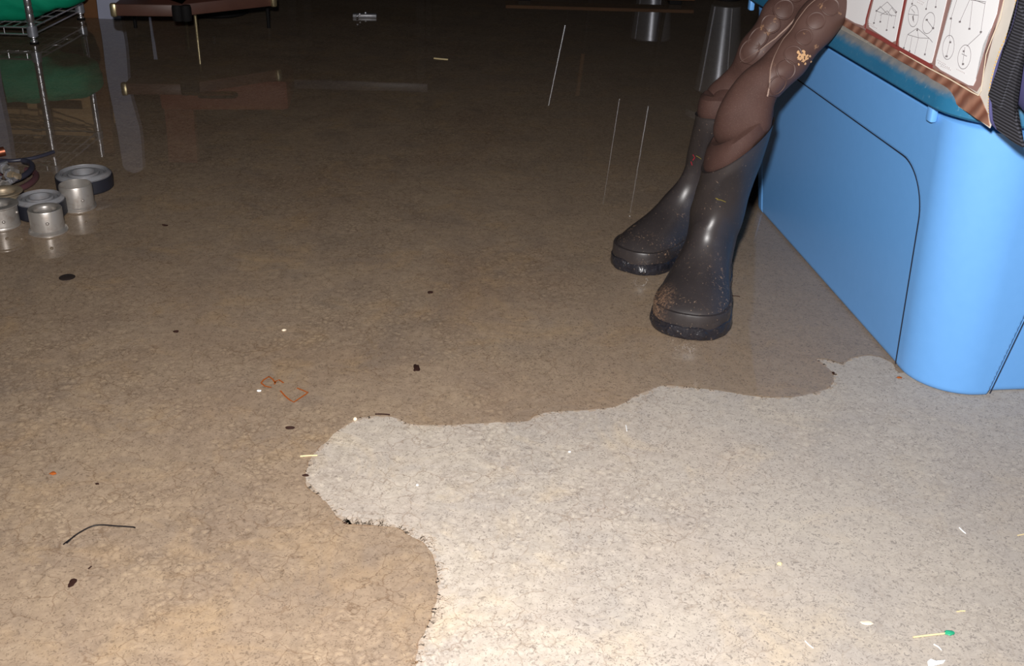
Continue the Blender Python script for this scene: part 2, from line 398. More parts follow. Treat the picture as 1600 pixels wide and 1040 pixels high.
# ------------------------------------------------------------------ blue tote with lid
def rrect(w0, w1, l0, l1, r, step=.01, fstep=None):
    # counter-clockwise outline from the near-left corner; returns (w, l, nw, nl)
    out = []
    def arc(cw, cl, a0, a1, k):
        for i in range(k): 
            a = a0 + (a1-a0)*i/k; out.append((cw+r*math.cos(a), cl+r*math.sin(a), math.cos(a), math.sin(a)))
    def line(a, b, nrm, st):
        k = max(1, int(math.dist(a, b)/st))
        for i in range(k): out.append((a[0]+(b[0]-a[0])*i/k, a[1]+(b[1]-a[1])*i/k, nrm[0], nrm[1]))
    pi = math.pi
    return out, arc, line
def tote_ring(z):
    t = z/.42
    w0, w1, l0, l1, r = .764-.042*t, 1.20+.04*t, 1.276-.042*t, 2.13+.04*t, .085
    out, arc, line = rrect(w0, w1, l0, l1, r)
    pi = math.pi
    arc(w0+r, l0+r, pi, 1.5*pi, 28)                       # near left corner
    NW = 150
    for i in range(NW): a = i/NW; out.append((w0+r+(w1-w0-2*r)*a, l0, 0, -1))
    arc(w1-r, l0+r, 1.5*pi, 2*pi, 10)
    for i in range(20): a = i/20; out.append((w1, l0+r+(l1-l0-2*r)*a, 1, 0))
    arc(w1-r, l1-r, 0, .5*pi, 10)
    for i in range(20): a = i/20; out.append((w1-r-(w1-w0-2*r)*a, l1, 0, 1))
    arc(w0+r, l1-r, .5*pi, pi, 16)
    NS = 560
    for i in range(NS): a = i/NS; out.append((w0, l1-r-(l1-l0-2*r)*a, -1, 0))
    res = []
    for (w, l, nw, nl) in out:
        d = 0.
        if nw < -.98:           # long side: recessed panel with rounded top corners
            ca, cb, top, rr = (l1-r)-(l1-l0-2*r)*548/560, l1-r-.012, .322, .075
            # signed distance to rounded rectangle (rounded at the top)
            cx, hx = (ca+cb)/2, (cb-ca)/2; hz = top
            qx = abs(l-cx)-hx+rr; qz = z-hz+rr
            sd = min(max(qx, qz), 0) + math.hypot(max(qx, 0), max(qz, 0)) - rr
            d -= .0012*sm(-sd, 0, .003) if sd < .003 else 0
            if abs(sd) < .0019: d -= .002*(1-abs(sd)/.0019)
        if nl < -.98:           # short end: set-back middle
            wa = .862+.05*t
            sd = max(wa-w, w-(w1-(wa-w0)))
            d -= .012*sm(-sd, 0, .004)
            if abs(sd) < .003: d -= .004*(1-abs(sd)/.003)
        if z < .008: d -= .008-math.sqrt(max(0, .008**2-(.008-z)**2))
        if z > .405: d -= .010*sm(z, .405, .411)
        res.append(XY(w+nw*d, l+nl*d, z))
    return res
tote = empty('storage_tote', XY(.98, 1.7, 0), 'big sky-blue plastic storage tote with recessed side panel, standing on the floor', 'storage tote')
bm = bmesh.new()
zs = [0, .001, .003, .006, .01] + [.01 + .00125*k for k in range(1, 340)]
zs = [z for z in zs if z <= .42]
L = rings(bm, [tote_ring(z) for z in zs], True, True, True)
link('tub', bm, 'tote', tote)
def edge_at(z, off):
    t = z/.42; w0, l0, l1, r = .764-.042*t, 1.276-.042*t, 2.13+.04*t, .085
    return w0, l0, (l1-r)-(l1-l0-2*r)*548/560, l1-r-.012
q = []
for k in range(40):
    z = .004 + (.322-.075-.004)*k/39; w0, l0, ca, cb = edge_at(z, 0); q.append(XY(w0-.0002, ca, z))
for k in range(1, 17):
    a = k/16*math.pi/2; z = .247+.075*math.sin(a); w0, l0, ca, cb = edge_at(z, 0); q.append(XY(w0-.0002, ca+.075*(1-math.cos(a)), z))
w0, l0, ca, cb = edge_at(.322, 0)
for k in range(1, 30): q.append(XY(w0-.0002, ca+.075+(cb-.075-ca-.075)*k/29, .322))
bm = bmesh.new(); strip(bm, q, [.0034]*38 + [.0034-.0014*min(1, k/20) for k in range(len(q)-38)], -Wd, .0003)  # dark strip painted in place of the shade in the panel groove
link('panel_groove_shade', bm, 'seam', tote, smooth=False)['label'] = 'thin dark strip painted as groove shade around the recessed side panel'
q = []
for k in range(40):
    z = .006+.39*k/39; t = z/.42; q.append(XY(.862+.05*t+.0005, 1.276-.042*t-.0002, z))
bm = bmesh.new(); strip(bm, q, .0013, -Ld, .0003); link('end_groove_shade', bm, 'seam', tote, smooth=False)['label'] = 'thin dark strip painted as groove shade on the short end'  # painted dark strip, standing for the shade in the end groove
bm = bmesh.new()
def rr_ring(w0, w1, l0, l1, r, z):
    out = []
    for (cw, cl, a0) in ((w0+r, l0+r, math.pi), (w1-r, l0+r, 1.5*math.pi), (w1-r, l1-r, 0), (w0+r, l1-r, .5*math.pi)):
        for i in range(13):
            a = a0 + .5*math.pi*i/12; out.append(XY(cw+r*math.cos(a), cl+r*math.sin(a), z))
    return out
prof = [(.012,.421),(.0,.421),(-.003,.424),(-.002,.436),(.002,.444),(.007,.450),(.014,.4545),(.03,.4545),(.036,.450),(.05,.449)]
rings(bm, [rr_ring(.703+a, 1.262-a, 1.214+a, 2.19-a, .095-min(a, .03), z) for a, z in prof])
link('lid', bm, 'lid', tote)['label'] = 'dusty teal blue lid'
for l in (1.338, 2.13):
    bm = bmesh.new(); box(bm, XY(.7185, l, .408), (.010, .016, .026), az*-1, .003); link('lid_catch', bm, 'tote', tote)

# ------------------------------------------------------------------ canopy bag on the lid
WP = .7135
NB = -Wd                                        # outward normal of the bag side
def bagp(x, y, off=0.): 
    l, z = onW(x, y, WP); return XY(WP-off, l, max(z, .452-.03*sm(1.36-l, 0, .15)))
bag = empty('canopy_bag', XY(.95, 1.6, .455), 'long navy carry bag with a printed white instruction window, lying on the tote lid', 'bag')
bm = bmesh.new()
def bag_ring(l, sx, sag, endk):
    out = []; w0, w1, z0, z1 = WP+.006, 1.13, .4585-sag, .74; r = .03
    cw, cz, hw, hz = (w0+w1)/2, (z0+z1)/2, (w1-w0)/2*sx, (z1-z0)/2*(.6+.4*sx)
    for k in range(64):
        a = 2*math.pi*k/64; ca, sa = math.cos(a), math.sin(a)
        e = .22
        x = cw+hw*math.copysign(abs(ca)**e, ca); z = cz+hz*math.copysign(abs(sa)**e, sa)
        nz = noise.noise(V((x*9, l*9, z*9)))*.004*endk
        out.append(XY(x+nz, l, z+abs(nz)))
    return out
ls = [(1.02,.90,.0,1),(1.03,.96,.005,1),(1.06,.99,.018,1),(1.10,1.0,.022,1),(1.15,1.0,.014,1),(1.19,1.0,.003,.5),(1.22,1.0,0,.1)] + [(1.25+.06*k,1,0,.0) for k in range(14)] + [(2.10,.97,0,0),(2.13,.85,0,0)]
rings(bm, [bag_ring(*q) for q in ls])
link('bag_body', bm, 'navy', bag)
def sheet(name, px, off, mat, th=.0006, label=None, parent=None):
    b = bmesh.new(); plate(b, [bagp(x, y, off) for x, y in px], NB, th); o = link(name, b, mat, parent or bag, smooth=False)
    if label: o['label'] = label
    return o
def pxline(b, px, wid, off, th=.0003): strip(b, [bagp(x, y, off) for x, y in px], wid, NB, th)
win = sheet('window_sheet', [(1250,-60),(1262,20),(1290,22),(1330,46),(1400,92),(1450,130),(1500,166),(1530,186),(1548,200),(1553,186),(1549,150),(1556,120),(1570,80),(1588,40),(1597,0),(1606,-60)], .0005, 'clear', .0012, 'clouded clear plastic window')
# creased brown lower hem of the window
sheet('hem', [(1285,8),(1320,24),(1356,46),(1404,72),(1462,106),(1500,126),(1534,150),(1546,178),(1549,197),(1530,186),(1500,165),(1450,130),(1400,93),(1330,46),(1290,22)], .0018, 'coppery', .0010, 'creased red-brown plastic hem below the instruction panel')
cells = [[(1290,-40),(1296,0),(1312,20),(1340,36),(1352,40),(1356,36),(1364,0),(1372,-40)],
 [(1378,-40),(1369,0),(1361,32),(1362,42),(1370,48),(1398,66),(1403,64),(1406,50),(1416,0),(1424,-40)],
 [(1431,-40),(1422,0),(1409,62),(1409,72),(1416,80),(1454,99),(1460,98),(1463,88),(1484,0),(1493,-40)],
 [(1502,-40),(1493,0),(1467,92),(1466,102),(1474,109),(1518,133),(1525,134),(1529,126),(1535,95),(1541,70),(1554,42),(1562,22),(1566,0),(1572,-40)]]
bm = bmesh.new(); plate(bm, [bagp(x, y, .0030) for x, y in [(1290,-40),(1296,6),(1312,24),(1356,47),(1404,74),(1462,106),(1530,143),(1537,132),(1543,80),(1562,34),(1572,0),(1578,-40)]], NB, .0004)
pn = link('instruction_panel', bm, 'brownline', bag, smooth=False); pn['label'] = 'printed instruction panel with brown borders'
bm = bmesh.new()
for cpx in cells: plate(bm, [bagp(x, y, .0036) for x, y in cpx], NB, .0004)
link('white_field', bm, 'white', pn, smooth=False)['label'] = 'white printed fields'
bm = bmesh.new()
pxline(bm, [(1372,-30),(1366,0),(1358,30),(1356,44)], .0045, .0042)
pxline(bm, [(1426,-30),(1419,0),(1408,55),(1405,72)], .0055, .0042)
pxline(bm, [(1357,47),(1380,59),(1404,73),(1462,105)], .0055, .0042)
link('red_border', bm, 'redline', pn, smooth=False)['label'] = 'dark red border lines'
bm = bmesh.new()
pxline(bm, [(1410,80),(1450,103),(1490,124),(1524,144),(1534,149),(1538,142),(1541,120),(1546,85),(1556,58),(1568,30),(1574,0)], .0014, .0042)
link('cream_line', bm, 'whiteline', pn, smooth=False)
# line drawings of the canopy frame
bm = bmesh.new()
def ell(cx, cy, rx, ry, tilt=0., wd=.0006):
    q = []
    for k in range(25):
        a = 2*math.pi*k/24; x, y = rx*math.cos(a), ry*math.sin(a)
        q.append((cx+x*math.cos(tilt)-y*math.sin(tilt), cy+x*math.sin(tilt)+y*math.cos(tilt)))
    pxline(bm, q, wd, .0042)
def ln(*q, w=.00055): pxline(bm, list(q), w, .0042)
def dot(x, y, r=1.2): ln((x-r, y), (x+r, y), w=.0022)
# small canopy, second field
for q in [((1374,17),(1391,3),(1405,18)),((1374,17),(1386,22),(1405,25)),((1374,17),(1380,10),(1391,22),(1398,12),(1405,22)),((1380,24),(1391,17),(1398,26)),((1374,19),(1370,36)),((1382,22),(1380,34)),((1394,24),(1390,47)),((1405,22),(1401,43))]: ln(*q)
for q in [(1370,36),(1380,34),(1390,47),(1401,43),(1374,17),(1405,19)]: dot(*q)
link('line_drawing', bm, 'ink', pn, smooth=False)['label'] = 'grey line drawing of a pop-up canopy frame'
bm = bmesh.new()
# third field
ell(1432,25,8,17,.05); ell(1456,36,9,17,.25)
ln((1429,14),(1434,20),(1431,29),(1433,35)); ln((1424,22),(1440,24)); ln((1431,25),(1432,32), w=.003); ln((1453,31),(1464,46)); dot(1453,31,1.6); dot(1463,44,1.6)
for q in [((1423,54),(1438,44),(1457,60)),((1423,54),(1440,59),(1457,60),(1462,66)),((1423,54),(1417,75)),((1430,57),(1426,80)),((1440,59),(1434,84)),((1455,62),(1450,85)),((1438,44),(1440,59))]: ln(*q)
for q in [(1417,75),(1426,80),(1450,85),(1438,47)]: dot(*q)
for q in [((1434,-10),(1430,6)),((1458,-12),(1452,14)),((1470,-12),(1467,11))]: ln(*q)
dot(1430,6); dot(1452,14); dot(1467,11)
link('line_drawing', bm, 'ink', pn, smooth=False)['label'] = 'grey line drawings of canopy frames with two ovals above'
bm = bmesh.new()
# fourth field
for q in [((1504,-12),(1491,29)),((1524,-8),(1505,34)),((1528,0),(1545,6)),((1525,2),(1520,45)),((1545,4),(1538,50)),((1522,0),(1546,3)),((1492,30),(1488,60))]: ln(*q)
for q in [(1491,29),(1505,34),(1520,45),(1538,50)]: dot(*q, 1.6)
ell(1487,74,9,19,.12); ell(1512,89,10,19,.15)
ln((1490,62),(1484,88)); ln((1513,74),(1509,102)); ln((1508,84),(1516,88)); dot(1484,88,1.8); dot(1490,66,1.5); dot(1511,80,1.4); dot(1510,100,1.6); ln((1538,52),(1516,72))
link('line_drawing', bm, 'ink', pn, smooth=False)['label'] = 'grey line drawing of canopy legs with two ovals below'
for (x0, y0, x1, y1) in [(1361,35,1371,40),(1361,38,1376,45),(1470,94,1484,101),(1471,98,1490,107),(1475,103,1492,110),(1500,108,1514,115),(1436,-2,1450,5),(1438,3,1448,8)]:
    k = 7; bm = bmesh.new()
    for i in range(k):
        a = i/k; b2 = (i+.6)/k; pxline(bm, [(x0+(x1-x0)*a, y0+(y1-y0)*a), (x0+(x1-x0)*b2, y0+(y1-y0)*b2)], .0012, .0042)
    link('caption_text', bm, 'inkl', pn, smooth=False)

bm = bmesh.new()
path = catmull([bagp(x, y, .003) for x, y in [(1596,-30),(1592,0),(1583,40),(1566,80),(1555,115),(1549,150),(1549,180)]], 14)
for i in range(0, len(path)-1, 2): strip(bm, [path[i], path[i+1]], .0014, NB, .0008)
link('stitching', bm, 'ystitch', bag, smooth=False)['label'] = 'yellow stitched seam'
bm = bmesh.new(); tube(bm, [bagp(x, y, .003) for x, y in [(1601,-30),(1597,0),(1588,40),(1571,80),(1560,112),(1552,150),(1553,186),(1562,200)]], .0022, 8, 6)
link('piping', bm, 'navy', bag)
bm = bmesh.new()
plate(bm, [bagp(x, y, .002) for x, y in [(1606,-40),(1600,5),(1592,40),(1577,78),(1563,112),(1555,150),(1558,188),(1564,203),(1592,224),(1604,230),(1592,190),(1590,150),(1598,110),(1612,60),(1628,-40)]], NB, .003)
link('webbing_strap', bm, 'web', bag, smooth=False)['label'] = 'black ribbed webbing strap beside the window'
bm = bmesh.new()
plate(bm, [bagp(x, y, .0052) for x, y in [(1603,10),(1594,44),(1579,82),(1566,114),(1554,148),(1562,166),(1572,168),(1580,140),(1590,112),(1602,80),(1612,40)]], NB, .003)
link('zip_flap', bm, 'web', bag, smooth=False)['label'] = 'black hook-and-loop tab'

# ------------------------------------------------------------------ the waders
wad = empty('chest_waders', V((.33,1.75,0)), 'brown neoprene chest waders with rubber boots, draped over the blue tote', 'waders')
def sup(c, ax, bx, ra, rb, e=1., flat=0., seg=32):
    out = []
    for k in range(seg):
        a = 2*math.pi*k/seg; ca, sa = math.cos(a), math.sin(a)
        x = math.copysign(abs(ca)**e, ca)*ra; y = math.copysign(abs(sa)**e, sa)*rb
        out.append(c + ax*x + bx*y)
    return out
# side profile of the boot: (front/top contour) , (back/bottom contour), half width
BP = [((.292,.030),(.292,.022),.010),((.290,.046),(.286,.006),.034),((.278,.060),(.274,.001),.047),((.258,.072),(.256,0),.0535),((.232,.083),(.23,0),.0555),
 ((.205,.092),(.20,0),.054),((.180,.104),(.16,0),.050),((.160,.122),(.12,0),.0455),((.145,.142),(.08,0),.042),((.134,.160),(.045,0),.040),((.127,.176),(.020,.002),.039),
 ((.122,.190),(.004,.012),.0385),((.119,.205),(-.002,.035),.039),((.118,.220),(-.002,.065),.0395),((.119,.236),(.002,.10),.041),((.121,.252),(.004,.14),.0425),((.124,.268),(.002,.18),.044),((.127,.284),(-.006,.215),.0465),((.130,.30),(-.012,.25),.0475),((.131,.314),(-.018,.28),.0482),((.132,.326),(-.024,.305),.0488)]
def boot(toe, heel, rim_off, hs=1., ws=1., seed=0, tilt=0.):
    toe = V(toe); heel = V(heel); d = (toe-heel); Lf = d.length; u = d.normalized(); side = V((-u.y, u.x, 0)); k = Lf/.292
    def pt(q, shift=True):
        z = q[1]*hs
        sh = sm(z, .08, .33*hs)
        return heel + u*(q[0]*k) + V((0,0,z)) + V(rim_off)*sh
    def ring(i, grow=0., lo=None, hi=None):
        a, b, w = BP[i]; A, B = pt(a), pt(b); c = (A+B)/2; ax = (A-B); r = ax.length/2; ax.normalize()
        bx = side
        e = .72 if i < 10 else .95
        out = []
        for kk in range(40):
            t = 2*math.pi*kk/40; ca, sa = math.cos(t), math.sin(t)
            ee = .55 if (ca < 0 and i < 11) else (1. if i > 2 else .8)
            x = math.copysign(abs(ca)**(ee), ca)*(r+grow); y = math.copysign(abs(sa)**(.8 if ca < 0 and i < 11 else 1.), sa)*(w*ws+grow)
            p = c + ax*x + bx*y
            if i > 7: # wrinkles round the ankle and shaft
                nn = noise.noise(V((p.x*16, p.y*16, p.z*34+seed)))*.005*sm(p.z, .07, .11)*(1-sm(p.z, .13, .18))
                p += (p-c).normalized()*nn
            p.z = max(p.z, .0008)
            p.z += tilt*(p-c).dot(Xc)*sm(p.z, .12, .27)
            out.append(p)
        return out
    bm = bmesh.new()
    R = [ring(i) for i in range(len(BP))]
    # densify
    RR = []
    for i in range(len(R)-1):
        for s in range(3):
            a_, b_, c__, d_ = R[max(i-1,0)], R[i], R[i+1], R[min(i+2, len(R)-1)]; t = s/3
            RR.append([.5*((2*b_[j]) + (c__[j]-a_[j])*t + (2*a_[j]-5*b_[j]+4*c__[j]-d_[j])*t*t + (3*b_[j]-a_[j]-3*c__[j]+d_[j])*t**3) for j in range(40)])
    for r_ in RR:
        for p in r_: p.z = max(p.z, .0008)
    RR.append(R[-1])
    top = R[-1]; cc = sum(top, V())/40
    lip = [p + (p-cc).normalized()*.0015 + V((0,0,.002)) for p in top]
    ins = [cc + (p-cc)*.93 for p in top]; dp = [cc + (p-cc)*.80 - V((0,0,.004)) for p in top]
    rings(bm, RR + [lip, ins, dp], True, True, False)
    bt = link('boot', bm, 'boot', wad)
    # foxing band and outsole: shells around the foot outline
    def outline(z, grow, jag=0., wav=0.):
        # foot outline in plan at height z
        pl = []
        prof = [(-.004,.0),(-.002,.022),(.012,.034),(.05,.0405),(.09,.041),(.13,.0445),(.17,.051),(.21,.0555),(.245,.0555),(.268,.049),(.284,.036),(.293,.018),(.295,.0)]
        L1 = [(a*k, b*ws+ (grow if b else 0)) for a, b in prof]
        L1[0] = (L1[0][0]-grow, 0); L1[-1] = (L1[-1][0]+grow, 0); L1[-2] = (L1[-2][0]+grow*.8, L1[-2][1]); L1[-3] = (L1[-3][0]+grow*.5, L1[-3][1])
        sm_ = catmull([(a, b, 0) for a, b in L1], 6)
        full = [(p.x, p.y) for p in sm_] + [(p.x, -p.y) for p in sm_[-2:0:-1]]
        for i, (a, b) in enumerate(full):
            q = heel + u*a + side*b
            nz = noise.noise(V((q.x*55, q.y*55, z*90+seed)))
            n2 = (heel + u*.14*k - q).normalized()
            q = q - n2*(nz*jag)
            pl.append(V((q.x, q.y, z + wav*noise.noise(V((q.x*40+seed, q.y*40, 3))) )))
        return pl
    bm = bmesh.new()
    rings(bm, [outline(.0015, -.004), outline(.0025, .0035, .002), outline(.010, .0055, .0035), outline(.017, .0045, .0035), outline(.022, .004, .0025, .004), outline(.024, .0005, 0, .003)])
    link('sole', bm, 'sole', bt)['label'] = 'dark blue-black crumpled sole edge'
    bm = bmesh.new()
    rings(bm, [outline(.018, .0015), outline(.021, .0025), outline(.040, .0020), outline(.0435, .0008), outline(.044, -.004)], True, False, False)
    link('toe_band', bm, 'boot', bt)['label'] = 'raised rubber band above the sole'
    # neoprene cuff folded over the rim
    bm = bmesh.new()
    def cuff(kf, dz): return [cc + (p-cc)*kf + V((0,0,dz + .004*noise.noise(p*30))) for p in top]
    rings(bm, [cuff(.85,-.002), cuff(.93,.0), cuff(.965,.008), cuff(.96,.020), cuff(.92,.032), cuff(.80,.038), cuff(.5,.030)], True, False, True)
    link('cuff', bm, 'neo', wad)
    return bt, pt, top
b1, pt1, top1 = boot((.277,1.528,0), (.352,1.795,0), (.020,-.045,0), .85, 1.08, 0, .85)
b2, pt2, top2 = boot((.205,1.787,0), (.385,2.01,0), (.020,-.085,0), .86, .96, 5, .1)
# small woven mark on each shaft
for bt, px, w in ((b1, [(1105,262),(1120,266),(1133,269)], 0), ):
    pass
c1 = sum(top1, V())/len(top1); c2 = sum(top2, V())/len(top2)
class Leg:
    def __init__(s, pts, rad, n=14, flat=.86, seed=0, seg=40):
        s.path = catmull(pts, n); s.R = [v.x for v in catmull([(r, 0, 0) for r in rad], n)]
        s.T, s.N = frames(s.path); s.flat = flat; s.seed = seed; s.seg = seg
        # reference direction: towards the camera
        s.A = []; s.B = []
        for p, t in zip(s.path, s.T):
            v = (EYE-p); v = (v - t*v.dot(t)).normalized(); s.A.append(v); s.B.append(t.cross(v))
    def pt(s, x, phi, off=0.):
        x = max(0, min(len(s.path)-1.001, x)); i = int(x); a = x-i
        p = s.path[i].lerp(s.path[i+1], a); A = s.A[i].lerp(s.A[i+1], a); B = s.B[i].lerp(s.B[i+1], a); r = s.R[i]*(1-a)+s.R[i+1]*a
        q = p + (A*math.cos(phi)*s.flat + B*math.sin(phi))*r
        nn = noise.noise(V((q.x*18+s.seed, q.y*18, q.z*24)))*.007 + noise.noise(V((q.x*50, q.y*50, q.z*70+s.seed)))*.0022*(1-sm(x, 10, 40))
        return q + (A*math.cos(phi)+B*math.sin(phi))*(nn+off)
    def build(s, name, mat, parent):
        bm = bmesh.new(); rings(bm, [[s.pt(x, 2*math.pi*k/s.seg) for k in range(s.seg)] for x in range(len(s.path))])
        return link(name, bm, mat, parent)
    def where(s, x, y):       # nearest surface coordinate that shows at this place of the view
        best = None
        for i2 in range(0, (len(s.path)-1)*2):
            for k in range(-17, 18):
                ph = k*.085; q = s.pt(i2/2, ph); d = q-EYE; z = d.dot(F)
                e = (800+f*d.dot(Xc)/z-x)**2 + (520+f*d.dot(Yc)/z-y)**2
                if best is None or e < best[0]: best = (e, i2/2, ph)
        return best[1], best[2]
def onw3(x, y, w): l, z = onW(x, y, w); return XY(w, l, z)
def at(x, y, dep): return EYE + ray(x, y)*dep
leg1 = Leg([c1-V((0,0,.004)), c1+V((0,0,.010)), c1+V((.002,0,.022)), at(1158,192,1.71), at(1180,150,1.69), at(1210,112,1.68), at(1244,72,1.68), at(1293,16,1.69), at(1342,-34,1.72), onw3(1400,-95,.78), XY(.90,1.55,.80)],
           [.028,.030,.036,.041,.037,.033,.030,.0325,.037,.044,.05], seed=2)
leg2 = Leg([c2-V((0,0,.004)), c2+V((0,0,.006)), c2+V((.002,0,.014)), at(1128,157,1.92), at(1154,122,1.89), at(1182,84,1.85), at(1209,44,1.84), at(1237,2,1.84), at(1275,-42,1.86), onw3(1350,-90,.78), XY(.92,1.85,.80)],
           [.032,.034,.035,.031,.028,.031,.034,.036,.040,.044,.05], seed=8)
lg1 = leg1.build('trouser_leg', 'neo', wad); lg2 = leg2.build('trouser_leg', 'neo', wad)
# knee patches with round pads
def knee(leg, lg, tipx, edge_px, discs, rdisc):
    es = [leg.where(x, y) for x, y in edge_px]
    es.sort()
    x0 = es[0][0]; x1 = len(leg.path)-16
    def left(x):
        for a, b in zip(es, es[1:]):
            if a[0] <= x <= b[0]: t = (x-a[0])/max(1e-6, b[0]-a[0]); return a[1]+(b[1]-a[1])*t
        return es[-1][1]
    sgn = tipx
    bm = bmesh.new(); rs = []
    xs = [x0 + (x1-x0)*k/60 for k in range(61)]
    for x in xs:
        a = left(x); t = sm(x, x0, x0+9); b = a + sgn*(2.9)*t**.7 if t > 0 else a+.01*sgn
        rs.append([leg.pt(x, a+(b-a)*k/24, .0012 + .0012*math.sin(math.pi*k/24)**.3) for k in range(25)])
    rings(bm, rs, False)
    pt_ = link('knee_patch', bm, 'pad', lg); pt_['label'] = 'rubbery knee patch with raised round pads'
    bm = bmesh.new()
    for (px, py) in discs:
        cx, cp = leg.where(px, py)
        i = int(cx); seglen = (leg.path[min(i+1, len(leg.path)-1)]-leg.path[i]).length; r = leg.R[i]
        G = []
        for (rho, h) in ((1.12, .0008), (1.05, .0030), (.98, .0034), (.90, .0024), (.6, .0032), (.3, .0036), (.02, .0037)):
            G.append([leg.pt(cx+rdisc*rho*math.cos(a)/seglen, cp+rdisc*rho*math.sin(a)/r, h) for a in [2*math.pi*k/28 for k in range(28)]])
        rings(bm, G, True, False, True)
    link('round_pad', bm, 'pad', pt_)['label'] = 'row of raised round pads'
    bm = bmesh.new()
    k = x0; step = .32
    while k < x1-1:
        a = left(k); strip(bm, [leg.pt(k, a-.02*sgn, .0016), leg.pt(k+.10, a+.035*sgn, .0028)], .0011, leg.A[int(k)], .0008); k += step
    link('stitching', bm, 'stitch', pt_, smooth=False)['label'] = 'pale zigzag stitching along the patch'
knee(leg1, lg1, 1, [(1198,150),(1200,132),(1204,110),(1211,88),(1225,62),(1244,36),(1262,14),(1278,-2),(1310,-30)], [(1216,134),(1228,110),(1240,86),(1255,59),(1275,34),(1298,12)], .0135)
knee(leg2, lg2, 1, [(1157,96),(1166,92),(1185,78),(1210,60),(1232,40),(1255,12),(1290,-20)], [(1171,80),(1185,60),(1203,38),(1224,14),(1243,-12)], .0150)
from mathutils.bvhtree import BVHTree
def surf(o):
    t = BVHTree.FromPolygons([v.co for v in o.data.vertices], [tuple(p.vertices) for p in o.data.polygons])
    def h(x, y):
        d = ray(x, y).normalized(); p, n, i, ds = t.ray_cast(EYE, d); return (p, n if n.dot(d) < 0 else -n) if p else None
    return h
def mark(o, pxs, wid, mat, name, label, parent):
    h = surf(o); bm = bmesh.new()
    for px in pxs:
        q = [h(x, y) for x, y in px]; q = [a for a in q if a]
        if len(q) > 1: strip(bm, [p+n*.0006 for p, n in q], wid, q[0][1], .0005)
    if bm.verts: link(name, bm, mat, parent, smooth=False)['label'] = label
    else: bm.free()
mark(b2, [[(1083,241),(1086,246),(1083,250)],[(1080,252),(1082,258)]], .0018, 'redthread', 'red_emblem', 'small red emblem on the shaft', b2)
mark(b2, [[(1088,243),(1092,245),(1096,248)]], .0012, 'ochre', 'ochre_mark', 'faded yellow mark on the shaft', b2)
mark(b1, [[(1120,311),(1127,312),(1134,315)],[(1118,309),(1122,310)]], .0012, 'ochre', 'ochre_mark', 'faded yellow mark on the shaft', b1)
bm = bmesh.new()
h = surf(lg1)
rnd = random.Random(5)
for k in range(34):
    x = 1251+rnd.gauss(0, 4.5); y = 90+rnd.gauss(0, 6); a = h(x, y)
    if a:
        p, n = a; u = n.orthogonal().normalized(); v_ = n.cross(u); r_ = rnd.uniform(.001, .003); p = p+n*.0040
        plate(bm, [p+(u*math.cos(t)+v_*math.sin(t))*r_*rnd.uniform(.6,1.2) for t in [k2*.785 for k2 in range(8)]], n, .0006)
link('mud_spot', bm, 'mud', lg1, smooth=False)['label'] = 'tan dried mud splash on the knee patch'
# bib of the waders lying over the bag and the lid behind, out of the frame
# ------------------------------------------------------------------ machine parts, left
def ring_part(name, cen, R, r, h, mat, bev=.002, groove=None, parent=None, z0=0.):
    bm = bmesh.new()
    pr = [(r, z0), (R-bev, z0), (R, z0+bev), (R, z0+h-bev), (R-bev, z0+h)]
    if groove:
        a, b, dpt = groove; pr += [(b, z0+h), (b-.0005, z0+h-dpt), (a+.0005, z0+h-dpt), (a, z0+h)]
    pr += [(r+bev*.6, z0+h), (r, z0+h-bev*.6)]
    lathe(bm, pr, cen, 56, True); return link(name, bm, mat, parent)
def bearing(cen, R, h, r, label):
    e = empty('ball_bearing', cen, label, 'bearing', 'bearings and sleeves at the left edge')
    ring_part('outer_ring', cen, R, R*.74, h, 'steel', .006, (R*.80, R*.87, .003), e)
    ring_part('rubber_sleeve', cen, R+.0015, R-.001, h*.80, 'rubber', .003, None, e, h*.04)
    ring_part('shield', cen, R*.725, R*.58, h*.90, 'steel', .001, None, e)
    ring_part('inner_ring', cen, R*.565, r, h*.985, 'steel', .002, None, e)
    return e
bearing(P(134,294), .0555, .037, .022, 'largest dark-rimmed steel bearing, farthest back of the metal parts')
bearing(P(67,336), .0455, .040, .019, 'medium dark-rimmed steel bearing lying behind a small metal sleeve')
def sleeve(px, R, h, wall_, label, lip=.0, riv=(), flange=.003, topin=None, mat='alu', notch=True):
    cen = P(*px)
    e = empty('metal_sleeve', cen, label, 'sleeve', 'bearings and sleeves at the left edge')
    bm = bmesh.new(); r = R-wall_
    pr = [(r,0),(R+flange,0),(R+flange,.003),(R+flange*.3,.0045),(R+flange*.8,.006),(R,.0085),(R,h-.002-lip*.6)]
    if lip: pr += [(R+lip*.3,h-.004),(R+lip,h-.002),(R+lip,h-.0005)]
    pr += [(R+lip-.001,h)]
    if topin: pr += [(topin+.006,h),(topin+.002,h-.002),(topin,h-.006),(topin,h-.012),(r,h-.014)]
    else: pr += [(r+.0004,h)]
    pr += [(r,h-.003)] if not topin else []
    lathe(bm, pr, cen, 56, True); link('shell', bm, mat, e)
    to = (EYE-cen); a0 = math.atan2(to.y, to.x)
    for da, zz in riv:
        bm = bmesh.new(); a = a0+da; sph(bm, cen+V((R*math.cos(a), R*math.sin(a), zz)), .0032, (1,1,1), 14, 10); link('rivet', bm, 'alu', e)
    return e
sleeve((123,324), .0315, .050, .0022, 'open thin-walled metal sleeve in front of the largest bearing', riv=((.30,.024),(-1.05,.026)))
sleeve((76,361), .0305, .047, .004, 'small metal sleeve with thick rim, nearest of the metal parts', riv=((.0,.026),), flange=.005, topin=.019)
sleeve((3,352), .0335, .044, .004, 'metal cup with flared stepped rim cut by the left edge', riv=((.12,.018),(1.1,.028)), flange=.001, lip=.003, topin=.017)
